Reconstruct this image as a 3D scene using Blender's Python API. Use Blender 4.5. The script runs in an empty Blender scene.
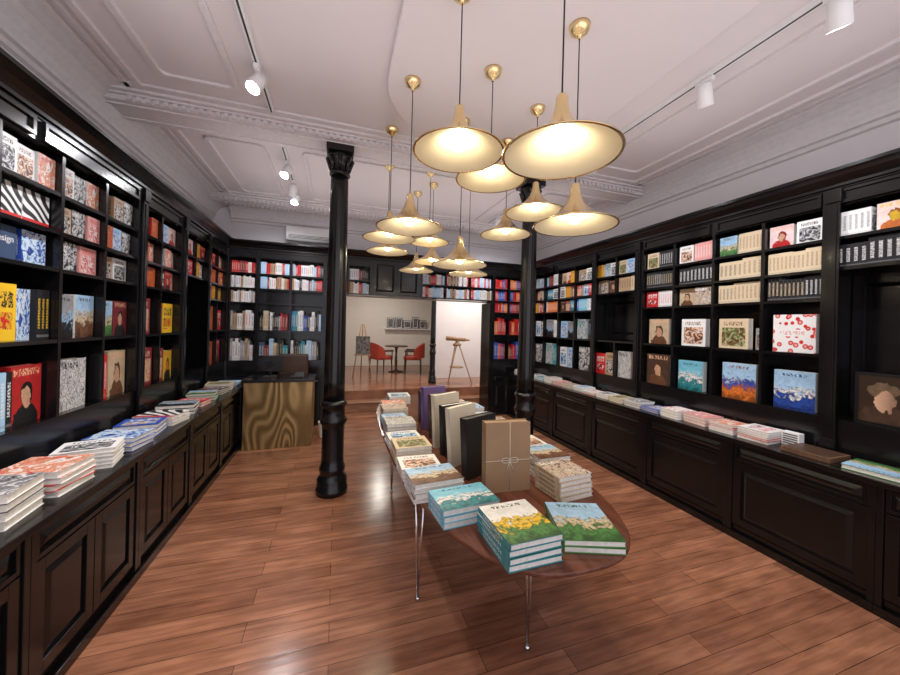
import bpy, math, random
from mathutils import Vector, Matrix, Euler
random.seed(7)
S=bpy.context.scene
COL=S.collection
try: S.view_settings.view_transform='Standard'
except Exception: pass

# ---------------------------------------------------------------- materials
def newmat(name):
    m=bpy.data.materials.new(name); m.use_nodes=True
    nt=m.node_tree; b=nt.nodes['Principled BSDF']
    return m,nt,b
def simple(name,col,rough=.5,metal=0,noise=.06,scale=8,emis=None,es=0,coat=0,bump=0):
    m,nt,b=newmat(name)
    b.inputs['Roughness'].default_value=rough
    b.inputs['Metallic'].default_value=metal
    if coat: b.inputs['Coat Weight'].default_value=coat
    tc=nt.nodes.new('ShaderNodeTexCoord'); n=nt.nodes.new('ShaderNodeTexNoise')
    n.inputs['Scale'].default_value=scale; n.inputs['Detail'].default_value=4
    nt.links.new(tc.outputs['Object'],n.inputs['Vector'])
    r=nt.nodes.new('ShaderNodeValToRGB')
    r.color_ramp.elements[0].color=tuple(max(0,c*(1-noise)) for c in col)+(1,)
    r.color_ramp.elements[1].color=tuple(min(1,c*(1+noise)) for c in col)+(1,)
    r.color_ramp.elements[0].position=.3; r.color_ramp.elements[1].position=.7
    nt.links.new(n.outputs['Fac'],r.inputs['Fac'])
    nt.links.new(r.outputs['Color'],b.inputs['Base Color'])
    if emis:
        b.inputs['Emission Color'].default_value=emis+(1,)
        b.inputs['Emission Strength'].default_value=es
    if bump:
        bp=nt.nodes.new('ShaderNodeBump'); bp.inputs['Strength'].default_value=bump
        nt.links.new(n.outputs['Fac'],bp.inputs['Height']); nt.links.new(bp.outputs['Normal'],b.inputs['Normal'])
    return m

def floor_mat():
    m,nt,b=newmat('oak_plank_floor')
    L=nt.links.new; N=nt.nodes.new
    tc=N('ShaderNodeTexCoord')
    br=N('ShaderNodeTexBrick'); br.offset=.37; br.offset_frequency=2
    br.inputs['Scale'].default_value=1
    br.inputs['Brick Width'].default_value=1.15; br.inputs['Row Height'].default_value=.125
    br.inputs['Mortar Size'].default_value=.0016; br.inputs['Mortar Smooth'].default_value=.1
    br.inputs['Bias'].default_value=0
    br.inputs['Color1'].default_value=(.37,.17,.098,1); br.inputs['Color2'].default_value=(.225,.096,.054,1)
    br.inputs['Mortar'].default_value=(.07,.03,.018,1)
    L(tc.outputs['Object'],br.inputs['Vector'])
    mp=N('ShaderNodeMapping'); mp.inputs['Scale'].default_value=(1.2,16,1)
    L(tc.outputs['Object'],mp.inputs['Vector'])
    n=N('ShaderNodeTexNoise'); n.inputs['Scale'].default_value=2.2; n.inputs['Detail'].default_value=8; n.inputs['Distortion'].default_value=.6
    L(mp.outputs['Vector'],n.inputs['Vector'])
    n2=N('ShaderNodeTexNoise'); n2.inputs['Scale'].default_value=3.5; n2.inputs['Detail'].default_value=3
    mp2=N('ShaderNodeMapping'); mp2.inputs['Scale'].default_value=(1,3,1)
    L(tc.outputs['Object'],mp2.inputs['Vector']); L(mp2.outputs['Vector'],n2.inputs['Vector'])
    r=N('ShaderNodeValToRGB'); r.color_ramp.elements[0].position=.3; r.color_ramp.elements[1].position=.72
    r.color_ramp.elements[0].color=(.66,.62,.60,1); r.color_ramp.elements[1].color=(1.2,1.17,1.14,1)
    L(n.outputs['Fac'],r.inputs['Fac'])
    r2=N('ShaderNodeValToRGB'); r2.color_ramp.elements[0].position=.3; r2.color_ramp.elements[1].position=.65
    r2.color_ramp.elements[0].color=(.72,.69,.68,1); r2.color_ramp.elements[1].color=(1.08,1.08,1.08,1)
    L(n2.outputs['Fac'],r2.inputs['Fac'])
    mx=N('ShaderNodeMix'); mx.data_type='RGBA'; mx.blend_type='MULTIPLY'; mx.inputs[0].default_value=1
    L(br.outputs['Color'],mx.inputs[6]); L(r.outputs['Color'],mx.inputs[7])
    mx2=N('ShaderNodeMix'); mx2.data_type='RGBA'; mx2.blend_type='MULTIPLY'; mx2.inputs[0].default_value=1
    L(mx.outputs[2],mx2.inputs[6]); L(r2.outputs['Color'],mx2.inputs[7])
    L(mx2.outputs[2],b.inputs['Base Color'])
    b.inputs['Roughness'].default_value=.2
    bp=N('ShaderNodeBump'); bp.inputs['Strength'].default_value=.06; bp.inputs['Distance'].default_value=.01
    L(n.outputs['Fac'],bp.inputs['Height']); L(bp.outputs['Normal'],b.inputs['Normal'])
    return m

def wood_mat(name,c1,c2,rough=.25,sc=(12,1.2,12),coat=0,metal=0,dist=3,wscale=1.5,noise=False,spec=.5):
    m,nt,b=newmat(name); L=nt.links.new; N=nt.nodes.new
    tc=N('ShaderNodeTexCoord'); mp=N('ShaderNodeMapping'); mp.inputs['Scale'].default_value=sc
    L(tc.outputs['Object'],mp.inputs['Vector'])
    if noise:
        w=N('ShaderNodeTexNoise'); w.inputs['Scale'].default_value=wscale; w.inputs['Detail'].default_value=8; w.inputs['Distortion'].default_value=dist
    else:
        w=N('ShaderNodeTexWave'); w.inputs['Scale'].default_value=wscale; w.inputs['Distortion'].default_value=dist; w.inputs['Detail'].default_value=4
    L(mp.outputs['Vector'],w.inputs['Vector'])
    r=N('ShaderNodeValToRGB'); r.color_ramp.elements[0].color=c1+(1,); r.color_ramp.elements[1].color=c2+(1,)
    if noise: r.color_ramp.elements[0].position=.35; r.color_ramp.elements[1].position=.65
    L(w.outputs['Fac'],r.inputs['Fac']); L(r.outputs['Color'],b.inputs['Base Color'])
    b.inputs['Roughness'].default_value=rough; b.inputs['Metallic'].default_value=metal
    b.inputs['Coat Weight'].default_value=coat; b.inputs['Specular IOR Level'].default_value=spec
    return m
def gold_mat():
    m,nt,b=newmat('rippled_gold_front'); L=nt.links.new; N=nt.nodes.new
    tc=N('ShaderNodeTexCoord'); mp=N('ShaderNodeMapping'); mp.inputs['Rotation'].default_value=(0,math.radians(30),0); mp.inputs['Scale'].default_value=(1.3,1,.35)
    L(tc.outputs['Object'],mp.inputs['Vector'])
    n=N('ShaderNodeTexNoise'); n.inputs['Scale'].default_value=1.7; n.inputs['Detail'].default_value=.6; n.inputs['Distortion'].default_value=.4
    L(mp.outputs['Vector'],n.inputs['Vector'])
    a=N('ShaderNodeMath'); a.operation='MULTIPLY'; a.inputs[1].default_value=100; L(n.outputs['Fac'],a.inputs[0])
    s=N('ShaderNodeMath'); s.operation='SINE'; L(a.outputs[0],s.inputs[0])
    s2=N('ShaderNodeMath'); s2.operation='MULTIPLY_ADD'; s2.inputs[1].default_value=.5; s2.inputs[2].default_value=.5; L(s.outputs[0],s2.inputs[0])
    r=N('ShaderNodeValToRGB'); e=r.color_ramp.elements
    e[0].color=(.20,.125,.045,1); e[1].color=(.46,.32,.14,1); x=e.new(.55); x.color=(.30,.20,.08,1)
    L(s2.outputs[0],r.inputs['Fac']); L(r.outputs['Color'],b.inputs['Base Color'])
    b.inputs['Roughness'].default_value=.32; b.inputs['Metallic'].default_value=.6
    bp=N('ShaderNodeBump'); bp.inputs['Strength'].default_value=.3; bp.inputs['Distance'].default_value=.01
    L(s2.outputs[0],bp.inputs['Height']); L(bp.outputs['Normal'],b.inputs['Normal'])
    return m

M={}
M['floor']=floor_mat()
M['black']=simple('gloss_black_paint',(.005,.0045,.005),.2,noise=.2,coat=.05)
M['iron']=simple('black_cast_iron',(.006,.006,.007),.24,noise=.2,scale=30)
M['wall']=simple('white_wall_paint',(.76,.73,.75),.75,noise=.02,scale=3)
M['ceil']=simple('ceiling_plaster',(.74,.69,.70),.8,noise=.02,scale=2)
M['orn']=simple('ornate_plaster',(.72,.68,.69),.7,noise=.05,scale=25,bump=.25)
M['hall']=simple('hall_warm_white_paint',(.70,.66,.61),.7,noise=.02)
M['brass']=simple('polished_brass',(.88,.68,.36),.2,metal=1,noise=.05)
M['shadein']=simple('lamp_shade_cream_enamel',(.78,.70,.52),.35,noise=.02)
M['cord']=simple('black_fabric_cord',(.02,.02,.02),.7)
M['bulb']=simple('warm_bulb_glass',(1,.9,.7),.3,emis=(1,.88,.6),es=12)
M['spot']=simple('spot_lens_light',(1,1,1),.3,emis=(.92,.95,1),es=60)
M['diff']=simple('opal_diffuser',(1,1,1),.3,emis=(1,.96,.9),es=10)
M['whitem']=simple('white_powder_coat',(.82,.82,.82),.4,noise=.02)
M['dark']=simple('dark_slot',(.03,.03,.03),.6)
M['chrome']=simple('chrome_steel',(.75,.75,.76),.15,metal=1,noise=.03)
M['mahog']=wood_mat('mahogany_tabletop',(.085,.026,.014),(.17,.06,.034),.17,sc=(10,1,10),coat=0,noise=True,wscale=2,dist=.6,spec=.42)
M['nose']=wood_mat('step_oak',(.20,.09,.05),(.33,.16,.09),.35,sc=(1,12,12),noise=True)
M['gold']=gold_mat()
M['pages']=simple('page_edges',(.74,.71,.66),.8,noise=.1,scale=60)
M['kraft']=simple('kraft_board',(.30,.185,.10),.6,noise=.08)
M['cream']=simple('cream_board',(.62,.56,.45),.6,noise=.05)
M['blk']=simple('black_board',(.015,.015,.016),.4)
M['purple']=simple('purple_board',(.13,.08,.22),.5)
M['red_up']=simple('red_leather',(.38,.04,.02),.5)
M['brown_l']=simple('brown_leather',(.06,.03,.018),.4)
M['easelw']=wood_mat('tripod_beech',(.28,.15,.07),(.42,.25,.13),.4,noise=True)
M['screen']=simple('dark_screen_glass',(.01,.01,.012),.08)
M['green_e']=simple('green_indicator',(0,.5,.15),.4,emis=(0,1,.3),es=4)
M['paper']=simple('white_paper',(.75,.75,.75),.7)
M['sketch']=simple('charcoal_drawing',(.12,.12,.12),.7,noise=.9,scale=14)
M['slab']=wood_mat('walnut_board',(.09,.045,.025),(.17,.09,.05),.45,sc=(2,14,2),noise=True)

def art_mat(name,kind,c0,c1,c2,seed=0):
    m,nt,b=newmat(name); L=nt.links.new; N=nt.nodes.new
    b.inputs['Roughness'].default_value=.45; b.inputs['Specular IOR Level'].default_value=.35
    tc=N('ShaderNodeTexCoord'); sp=N('ShaderNodeSeparateXYZ'); L(tc.outputs['UV'],sp.inputs[0])
    u,v=sp.outputs[0],sp.outputs[1]
    def mth(op,a,bb=0):
        n=N('ShaderNodeMath'); n.operation=op
        for i,x in enumerate((a,bb)):
            if isinstance(x,(int,float)): n.inputs[i].default_value=x
            else: L(x,n.inputs[i])
        return n.outputs[0]
    def rect(u0,u1,v0,v1):
        a=mth('MULTIPLY',mth('GREATER_THAN',u,u0),mth('LESS_THAN',u,u1))
        c=mth('MULTIPLY',mth('GREATER_THAN',v,v0),mth('LESS_THAN',v,v1))
        return mth('MULTIPLY',a,c)
    def mix(f,a,c):
        n=N('ShaderNodeMix'); n.data_type='RGBA'
        if isinstance(f,(int,float)): n.inputs[0].default_value=f
        else: L(f,n.inputs[0])
        for i,x in ((6,a),(7,c)):
            if isinstance(x,tuple): n.inputs[i].default_value=x+(1,)
            else: L(x,n.inputs[i])
        return n.outputs[2]
    mp=N('ShaderNodeMapping'); mp.inputs['Location'].default_value=(seed*3.1,seed*1.7,seed)
    L(tc.outputs['UV'],mp.inputs[0])
    def noise(sc,det=3,dis=0):
        n=N('ShaderNodeTexNoise'); n.inputs['Scale'].default_value=sc; n.inputs['Detail'].default_value=det; n.inputs['Distortion'].default_value=dis
        L(mp.outputs[0],n.inputs['Vector']); return n.outputs['Fac']
    def ramp(f,cols,mode='LINEAR'):
        r=N('ShaderNodeValToRGB'); r.color_ramp.interpolation=mode
        e=r.color_ramp.elements
        while len(e)<len(cols): e.new(.5)
        for i,(p,c) in enumerate(cols): e[i].position=p; e[i].color=c+(1,)
        L(f,r.inputs[0]); return r.outputs[0]
    wob=mth('MULTIPLY',mth('SUBTRACT',noise(7,4),.5),.22)
    uu=mth('ADD',u,wob); vv=mth('SUBTRACT',v,wob)
    def ell(cu,cv,ru,rv):
        a=mth('POWER',mth('DIVIDE',mth('SUBTRACT',uu,cu),ru),2); c=mth('POWER',mth('DIVIDE',mth('SUBTRACT',vv,cv),rv),2)
        return mth('LESS_THAN',mth('ADD',a,c),1.0)
    def letters(freq=75,axis=None):
        a=axis if axis is not None else u
        s=mth('SINE',mth('ADD',mth('MULTIPLY',a,freq),mth('MULTIPLY',noise(9,1),14)))
        return mth('MULTIPLY',mth('GREATER_THAN',s,-.1),mth('GREATER_THAN',noise(30,1),.42))
    dk=lambda c,k:tuple(x*k for x in c)
    if kind=='pic':
        pic=ramp(noise(5,6,1.2),[(.34,dk(c1,.4)),(.43,c1),(.5,c2),(.56,c0),(.6,c1),(.7,dk(c2,.5))])
        c=mix(rect(.10,.90,.08,.70),c0,pic)
        c=mix(mth('MULTIPLY',rect(.15,.8,.77,.90),letters()),c,c1)
    elif kind=='full':
        c=ramp(noise(4,7,2),[(.32,dk(c0,.5)),(.42,c0),(.47,c1),(.53,c2),(.58,c1),(.66,dk(c1,.4))])
        c=mix(mth('MULTIPLY',rect(.1,.7,.82,.93),letters(60)),c,c2)
    elif kind=='portrait':
        c=mix(mth('MULTIPLY',noise(4,5),.6),c0,c1)
        c=mix(ell(.5,.0,.40,.36),c,mix(noise(8,5),c1,dk(c1,.3)))
        c=mix(ell(.52,.52,.19,.22),c,dk(c1,.35))
        c=mix(ell(.5,.46,.14,.18),c,mix(noise(9,5),c2,dk(c2,.35)))
        c=mix(mth('MULTIPLY',rect(.08,.92,.83,.95),letters(50)),c,c2)
    elif kind=='old':
        c=mix(mth('MULTIPLY',noise(4,5),.6),c0,c1)
        c=mix(ell(.5,.06,.50,.32),c,mix(noise(6,6),(.10,.05,.03),(.015,.008,.005)))
        c=mix(ell(.48,.68,.27,.15),c,mix(noise(8,5),(.22,.14,.08),(.04,.022,.014)))
        sh=mth('MULTIPLY',mth('SUBTRACT',u,.33),2.2)
        c=mix(ell(.5,.47,.17,.21),c,mix(mth('MULTIPLY',sh,mth('ADD',noise(9,6,1),.4)),dk(c2,.75),dk(c2,.06)))
        bd=rect(.07,.93,.05,.95); c=mix(bd,(.004,.004,.004),c)
    elif kind=='bands':
        f=mth('ADD',v,mth('MULTIPLY',mth('SUBTRACT',noise(5,8,1),.5),.9))
        c=ramp(f,[(.0,dk(c1,.3)),(.2,c1),(.33,dk(c1,.5)),(.42,c2),(.5,dk(c2,.7)),(.6,c0),(.85,dk(c0,.75)),(1,c0)])
        c=mix(mth('MULTIPLY',mth('MULTIPLY',mth('GREATER_THAN',noise(16,4),.55),mth('LESS_THAN',v,.6)),.6),c,dk(c1,.35))
        c=mix(mth('MULTIPLY',rect(.2,.8,.86,.93),letters(60)),c,dk(c1,.3))
    elif kind=='stripes':
        w=N('ShaderNodeTexWave'); w.inputs['Scale'].default_value=1.3; w.inputs['Distortion'].default_value=7; w.inputs['Detail'].default_value=0; w.bands_direction='DIAGONAL'
        L(mp.outputs[0],w.inputs[0]); c=ramp(w.outputs['Fac'],[(.0,c0),(.5,c1)],'CONSTANT')
        c=mix(rect(0,1,0,.16),c,c2)
    elif kind=='title':
        c=mix(mth('MULTIPLY',rect(.10,.90,.58,.86),letters(32)),c0,c1); c=mix(rect(.12,.5,.12,.15),c,c2)
        c=mix(rect(.12,.88,.2,.5),c,ramp(noise(6,4,1),[(.4,c2),(.5,c0),(.6,c1)]))
    elif kind=='spots':
        vo=N('ShaderNodeTexVoronoi'); vo.inputs['Scale'].default_value=6; L(mp.outputs[0],vo.inputs['Vector'])
        c=ramp(vo.outputs['Distance'],[(0,c1),(.24,c2),(.40,c0)],'CONSTANT')
        c=mix(rect(.2,.8,.42,.6),c,c0); c=mix(mth('MULTIPLY',rect(.25,.75,.46,.56),letters(60)),c,c1)
    else:
        c=mix(mth('MULTIPLY',rect(.25,.75,.22,.82),letters(110,v)),c0,c1); c=mix(rect(0,1,.05,.10),c,c2)
    L(c,b.inputs['Base Color'])
    return m

W=(.76,.75,.73); K=(.012,.012,.014); R=(.55,.018,.018); BL=(.02,.07,.36); CY=(.18,.50,.65); Y=(.80,.50,.02)
G=(.08,.24,.06); CR=(.62,.50,.33); BR=(.18,.075,.035); PK=(.70,.32,.29); GY=(.30,.30,.31); OR=(.70,.18,.03); SK=(.70,.40,.24); LB=(.35,.55,.75); TE=(.03,.25,.28); MA=(.22,.02,.03); TA=(.42,.28,.16)
defs=[
('w1','pic',W,K,GY,W,K,'white'),('w2','pic',W,BR,SK,W,BR,'white'),('w3','title',W,R,K,W,R,'white'),('w4','pic',W,BL,CY,W,BL,'white'),
('w5','spots',W,PK,R,W,R,'white floral'),('w6','portrait',W,K,SK,W,K,'white portrait'),('w7','stripes',K,W,R,W,K,'black-and-white striped'),
('cr1','pic',CR,BR,G,CR,BR,'cream'),('cr2','full',CR,BR,W,CR,K,'cream'),('cr3','portrait',CR,BR,SK,CR,BR,'cream portrait'),
('k1','title',K,W,R,K,W,'black'),('k2','portrait',K,BR,SK,K,W,'dark portrait'),('k3','full',K,GY,W,K,CR,'black'),('k4','pic',K,Y,R,K,Y,'black and gold'),
('r1','title',R,W,K,R,W,'red'),('r2','portrait',R,K,SK,R,W,'red portrait'),('r3','spots',R,W,Y,R,W,'red patterned'),('r4','full',R,OR,K,R,K,'red'),
('b1','full',BL,LB,W,BL,W,'blue'),('b2','title',BL,W,Y,BL,W,'blue'),('b3','bands',CY,TE,W,CY,W,'pale blue seaside'),('b4','pic',LB,BL,W,LB,W,'pale blue'),
('y1','title',Y,K,R,Y,K,'yellow'),('y2','portrait',Y,K,OR,Y,K,'yellow portrait'),('y3','portrait',W,OR,Y,W,K,'white and yellow portrait'),('o1','full',OR,Y,BR,OR,W,'orange'),
('g1','bands',LB,G,CR,G,W,'green landscape'),('g2','bands',W,G,Y,TE,W,'green countryside'),('g3','bands',LB,BR,CR,W,K,'painted town view'),
('n1','old',(.02,.01,.006),(.05,.025,.012),(.85,.50,.32),K,CR,'brown old portrait'),('p1','pic',PK,R,W,PK,W,'pink'),('gy1','full',GY,W,K,GY,W,'grey'),
('po','bands',LB,OR,BL,W,BL,'orange and blue'),('d1','title',(.06,.09,.16),W,R,(.06,.09,.16),W,'dark blue'),('pl','plain',(.05,.08,.16),W,W,(.05,.08,.16),W,'dark blue'),
('w8','full',W,GY,K,W,K,'white'),('w9','full',W,SK,R,W,R,'white'),('k5','bands',GY,K,LB,K,LB,'dark blue seaside'),
('bw','bands',LB,BL,W,W,K,'blue and white'),('m1','pic',MA,CR,SK,MA,CR,'maroon'),('m2','portrait',MA,K,SK,MA,W,'maroon portrait'),('t1','pic',TA,K,W,TA,K,'tan'),('t2','full',TE,W,K,TE,W,'teal'),
('g4','title',G,W,Y,G,W,'green'),('wr','portrait',W,R,SK,W,R,'white and red portrait'),
]
CV={}
for i,d in enumerate(defs):
    a=simple('cover_plain',(.03,.06,.13),.45) if d[1]=='plain' else art_mat('cover_'+d[0],d[1],d[2],d[3],d[4],i+1)
    CV[d[0]]=(a,art_mat('spine_'+d[0],'spine',d[5],d[6],tuple(.6*x+.1 for x in d[5]),i+1),d[7])

# ---------------------------------------------------------------- mesh builder
class MB:
    def __init__(s): s.v=[];s.f=[];s.m=[];s.uv=[];s.sm=[]
    def face(s,idx,mat=0,uv=None,smooth=False):
        s.f.append(tuple(idx)); s.m.append(mat); s.uv.append(uv); s.sm.append(smooth)
    def box(s,x0,x1,y0,y1,z0,z1,mat=0):
        if x0>x1:x0,x1=x1,x0
        if y0>y1:y0,y1=y1,y0
        b=len(s.v)
        s.v+=[(x0,y0,z0),(x1,y0,z0),(x1,y1,z0),(x0,y1,z0),(x0,y0,z1),(x1,y0,z1),(x1,y1,z1),(x0,y1,z1)]
        for q in ((3,2,1,0),(4,5,6,7),(0,1,5,4),(1,2,6,5),(2,3,7,6),(3,0,4,7)):
            s.face([b+i for i in q],mat)
    def frustum(s,r0,r1,axis,a0,a1,mat=0):
        b=len(s.v)
        for r,a in ((r0,a0),(r1,a1)):
            for p,q in ((r[0],r[2]),(r[1],r[2]),(r[1],r[3]),(r[0],r[3])):
                s.v.append((a,p,q) if axis=='x' else (p,a,q))
        s.face([b,b+1,b+2,b+3],mat); s.face([b+7,b+6,b+5,b+4],mat)
        for i in range(4):
            j=(i+1)%4; s.face([b+i,b+4+i,b+4+j,b+j],mat)
    def lathe(s,prof,seg=24,c=(0,0,0),mat=0,flute=None,close=True):
        b=len(s.v); n=len(prof)
        for (r,z) in prof:
            for k in range(seg):
                a=2*math.pi*k/seg; rr=r
                if flute: rr=flute(r,z,k)
                s.v.append((c[0]+rr*math.cos(a),c[1]+rr*math.sin(a),c[2]+z))
        for i in range(n-1):
            for k in range(seg):
                k2=(k+1)%seg
                s.face([b+i*seg+k,b+i*seg+k2,b+(i+1)*seg+k2,b+(i+1)*seg+k],mat,None,True)
        if close:
            s.face([b+k for k in reversed(range(seg))],mat); s.face([b+(n-1)*seg+k for k in range(seg)],mat)
    def cyl(s,p0,p1,r0,r1=None,seg=12,mat=0):
        if r1 is None:r1=r0
        p0=Vector(p0);p1=Vector(p1);d=(p1-p0).normalized()
        a=d.orthogonal().normalized();bb=d.cross(a)
        b=len(s.v)
        for p,r in ((p0,r0),(p1,r1)):
            for k in range(seg):
                t=2*math.pi*k/seg; q=p+a*r*math.cos(t)+bb*r*math.sin(t); s.v.append(tuple(q))
        for k in range(seg):
            k2=(k+1)%seg; s.face([b+k,b+k2,b+seg+k2,b+seg+k],mat,None,True)
        s.face([b+k for k in reversed(range(seg))],mat); s.face([b+seg+k for k in range(seg)],mat)
    def extrude_profile(s,pts,a0,a1,fn,mat=0,smooth=False):
        b=len(s.v);n=len(pts)
        for a in (a0,a1):
            for d,z in pts: s.v.append(fn(a,d,z))
        for i in range(n):
            j=(i+1)%n; s.face([b+i,b+j,b+n+j,b+n+i],mat,None,smooth)
        s.face([b+i for i in range(n)],mat); s.face([b+n+i for i in reversed(range(n))],mat)
    def append(s,o,mtx,matmap):
        b=len(s.v)
        for v in o.v: s.v.append(tuple(mtx@Vector(v)))
        for f,m,u,sm in zip(o.f,o.m,o.uv,o.sm):
            s.f.append(tuple(b+i for i in f)); s.m.append(matmap[m]); s.uv.append(u); s.sm.append(sm)
    def mesh(s,name,mats):
        me=bpy.data.meshes.new(name); me.from_pydata(s.v,[],s.f)
        for m in mats: me.materials.append(m)
        me.polygons.foreach_set('material_index',s.m); me.polygons.foreach_set('use_smooth',s.sm)
        if any(u for u in s.uv):
            ul=me.uv_layers.new(name='UVMap')
            li=0
            for f,u in zip(s.f,s.uv):
                for k in range(len(f)):
                    ul.data[li].uv=u[k] if u else (0.01,.01)
                    li+=1
        me.update()
        return me
    def recalc(s,me):
        import bmesh
        bm=bmesh.new(); bm.from_mesh(me); bmesh.ops.recalc_face_normals(bm,faces=bm.faces); bm.to_mesh(me); bm.free()
def mk(mb,name,mats,loc=(0,0,0),parent=None,bevel=0,recalc=True):
    me=mb.mesh(name,mats)
    if recalc: mb.recalc(me)
    o=bpy.data.objects.new(name,me); o.location=loc; COL.objects.link(o)
    if parent: o.parent=parent
    if bevel:
        b=o.modifiers.new('bevel','BEVEL'); b.width=bevel; b.segments=2; b.limit_method='ANGLE'
    return o
def empty(name,loc):
    o=bpy.data.objects.new(name,None); o.location=loc; o.empty_display_size=.1; COL.objects.link(o); return o
def tag(o,label,cat,group=None):
    o['label']=label;o['category']=cat
    if group:o['group']=group
    return o
def struct(o,label=None,cat=None):
    o['kind']='structure'
    if label:o['label']=label
    if cat:o['category']=cat
    return o
def lettering(parent,text,size,loc,rot,mat,width=None):
    cu=bpy.data.curves.new('lettering','FONT'); cu.body=text; cu.size=size; cu.align_x='CENTER'; cu.align_y='CENTER'; cu.extrude=.0003
    t=bpy.data.objects.new('lettering_tmp',cu); COL.objects.link(t)
    bpy.context.view_layer.update()
    me=bpy.data.meshes.new_from_object(t.evaluated_get(bpy.context.evaluated_depsgraph_get()))
    bpy.data.objects.remove(t)
    me.materials.clear(); me.materials.append(mat)
    o=bpy.data.objects.new('title_lettering',me); COL.objects.link(o); o.parent=parent; o.location=loc; o.rotation_euler=rot
    return o

XL,XR,YB=-1.87,3.75,6.2
CH=3.45
def P(w,s,d,z):
    if w=='R': return (XR-d,s,z)
    if w=='L': return (XL+d,s,z)
    return (s,YB-d,z)
RD={'R':Vector((-1,0,0)),'L':Vector((1,0,0)),'B':Vector((0,-1,0))}
def wbox(mb,w,s0,s1,d0,d1,z0,z1,mat=0):
    a=P(w,s0,d0,z0);b=P(w,s1,d1,z1); mb.box(a[0],b[0],a[1],b[1],z0,z1,mat)
def wpanel(mb,w,s0,s1,z0,z1,d,fr=.05,mat=0):
    wbox(mb,w,s0,s1,d,d+.008,z0,z1,mat)
    wbox(mb,w,s0,s0+fr,d+.008,d+.022,z0,z1,mat); wbox(mb,w,s1-fr,s1,d+.008,d+.022,z0,z1,mat)
    wbox(mb,w,s0+fr,s1-fr,d+.008,d+.022,z0,z0+fr,mat); wbox(mb,w,s0+fr,s1-fr,d+.008,d+.022,z1-fr,z1,mat)
    g=.008; h=.03
    if s1-s0-2*fr-2*g-2*h>.01 and z1-z0-2*fr-2*g-2*h>.005:
        r0=(s0+fr+g,s1-fr-g,z0+fr+g,z1-fr-g); r1=(r0[0]+h,r0[1]-h,r0[2]+h,r0[3]-h)
        ax='y' if w=='B' else 'x'
        k=0 if w!='B' else 1
        mb.frustum(r0,r1,ax,P(w,0,d+.008,0)[k],P(w,0,d+.02,0)[k],mat)

# ---------------------------------------------------------------- shell
def sbox(name,x0,x1,y0,y1,z0,z1,mat,label=None,bevel=0):
    mb=MB(); mb.box(x0,x1,y0,y1,z0,z1); return struct(mk(mb,name,[mat],bevel=bevel),label or name.replace('_',' '),name.split('_')[0])
Y0=-1.6
sbox('floor',XL-.1,XR+.1,Y0,6.95,-.1,0,M['floor'],'warm brown oak plank floor of the shop')
sbox('ceiling',XL-.1,XR+.1,Y0,YB+.1,CH,CH+.1,M['ceil'],'painted plaster shop ceiling')
sbox('wall_left',XL-.1,XL,Y0,YB+.1,0,CH,M['wall'],'white painted wall above the black shelving')
sbox('wall_right',XR,XR+.1,Y0,YB+.1,0,CH,M['wall'],'white painted wall above the black shelving')
mb=MB(); mb.box(XL,-.2,YB,YB+.1,0,CH); mb.box(2.8,XR,YB,YB+.1,0,CH); mb.box(-.2,2.8,YB,YB+.1,2.12,CH)
struct(mk(mb,'wall_back',[M['wall']]),'white end wall with wide opening to rear room','wall')
HZ=.34
mb=MB(); mb.box(-.7,4.3,6.95,11.1,-.1,HZ); struct(mk(mb,'floor_rear',[M['floor']]),'raised plank floor of the rear room','floor')
mb=MB(); mb.box(-.7,4.3,6.65,6.95,0,.17); mb.box(-.7,4.3,6.63,6.67,.15,.172)
struct(mk(mb,'trim_1',[M['nose']],bevel=.004),'wooden step up to the rear room','step')
sbox('wall_rear_left',-.8,-.7,YB+.1,11.1,0,3.1,M['hall'],'white wall of rear room')
sbox('wall_rear_right',4.3,4.4,YB+.1,11.1,0,3.1,M['hall'],'white wall of rear room')
sbox('wall_rear_back',-.7,4.3,11.1,11.2,0,3.1,M['hall'],'white far wall of rear room')
sbox('wall_rear_partition',2.35,4.3,8.3,8.4,HZ,3.0,M['wall'],'white partition wall in rear room')
sbox('ceiling_rear',-.8,4.4,YB+.1,11.2,3.0,3.1,M['hall'],'white ceiling of rear room')
sbox('baseboard_rear',-.7,4.3,11.08,11.1,HZ,HZ+.1,M['hall'])
tn=[1]
def crown(w,s0,s1):
    tn[0]+=1
    mb=MB()
    pts=[(0,CH),(.24,CH),(.24,CH-.02),(.20,CH-.03),(.14,CH-.055),(.10,CH-.09),(.07,CH-.13),(.05,CH-.18),(.05,CH-.205),(.025,CH-.215),(.025,CH-.25),(0,CH-.26)]
    mb.extrude_profile(pts,s0,s1,lambda a,d,z:P(w,a,d,z))
    wbox(mb,w,s0,s1,.28,.31,CH-.02,CH); wbox(mb,w,s0,s1,.36,.40,CH-.024,CH)
    struct(mk(mb,'trim_%d'%tn[0],[M['orn']]),'plaster crown moulding','trim')
crown('L',Y0,YB);crown('R',Y0,YB);crown('B',XL+.26,XR-.26)
def beam(y,zb,w=.34):
    tn[0]+=1
    mb=MB(); mb.box(XL,XR,y-w/2,y+w/2,zb,CH)
    mb.box(XL,XR,y-w/2+.05,y-w/2+.075,zb-.012,zb); mb.box(XL,XR,y+w/2-.075,y+w/2-.05,zb-.012,zb)
    for sgn in (-1,1):
        ya=y+sgn*w/2
        for (q0,q1,zz) in ((0,.03,.055),(.03,.07,.04),(.07,.13,.02)):
            mb.box(XL,XR,ya+sgn*q0,ya+sgn*q1,CH-zz,CH)
        x=XL+.26
        while x<XR-.26:
            mb.box(x,x+.032,ya,ya+sgn*.024,CH-.088,CH-.056); x+=.06
    struct(mk(mb,'trim_%d'%tn[0],[M['orn']],bevel=0),'ornate plaster ceiling beam','beam')
beam(3.56,3.36); beam(5.75,3.38,.2)
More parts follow.
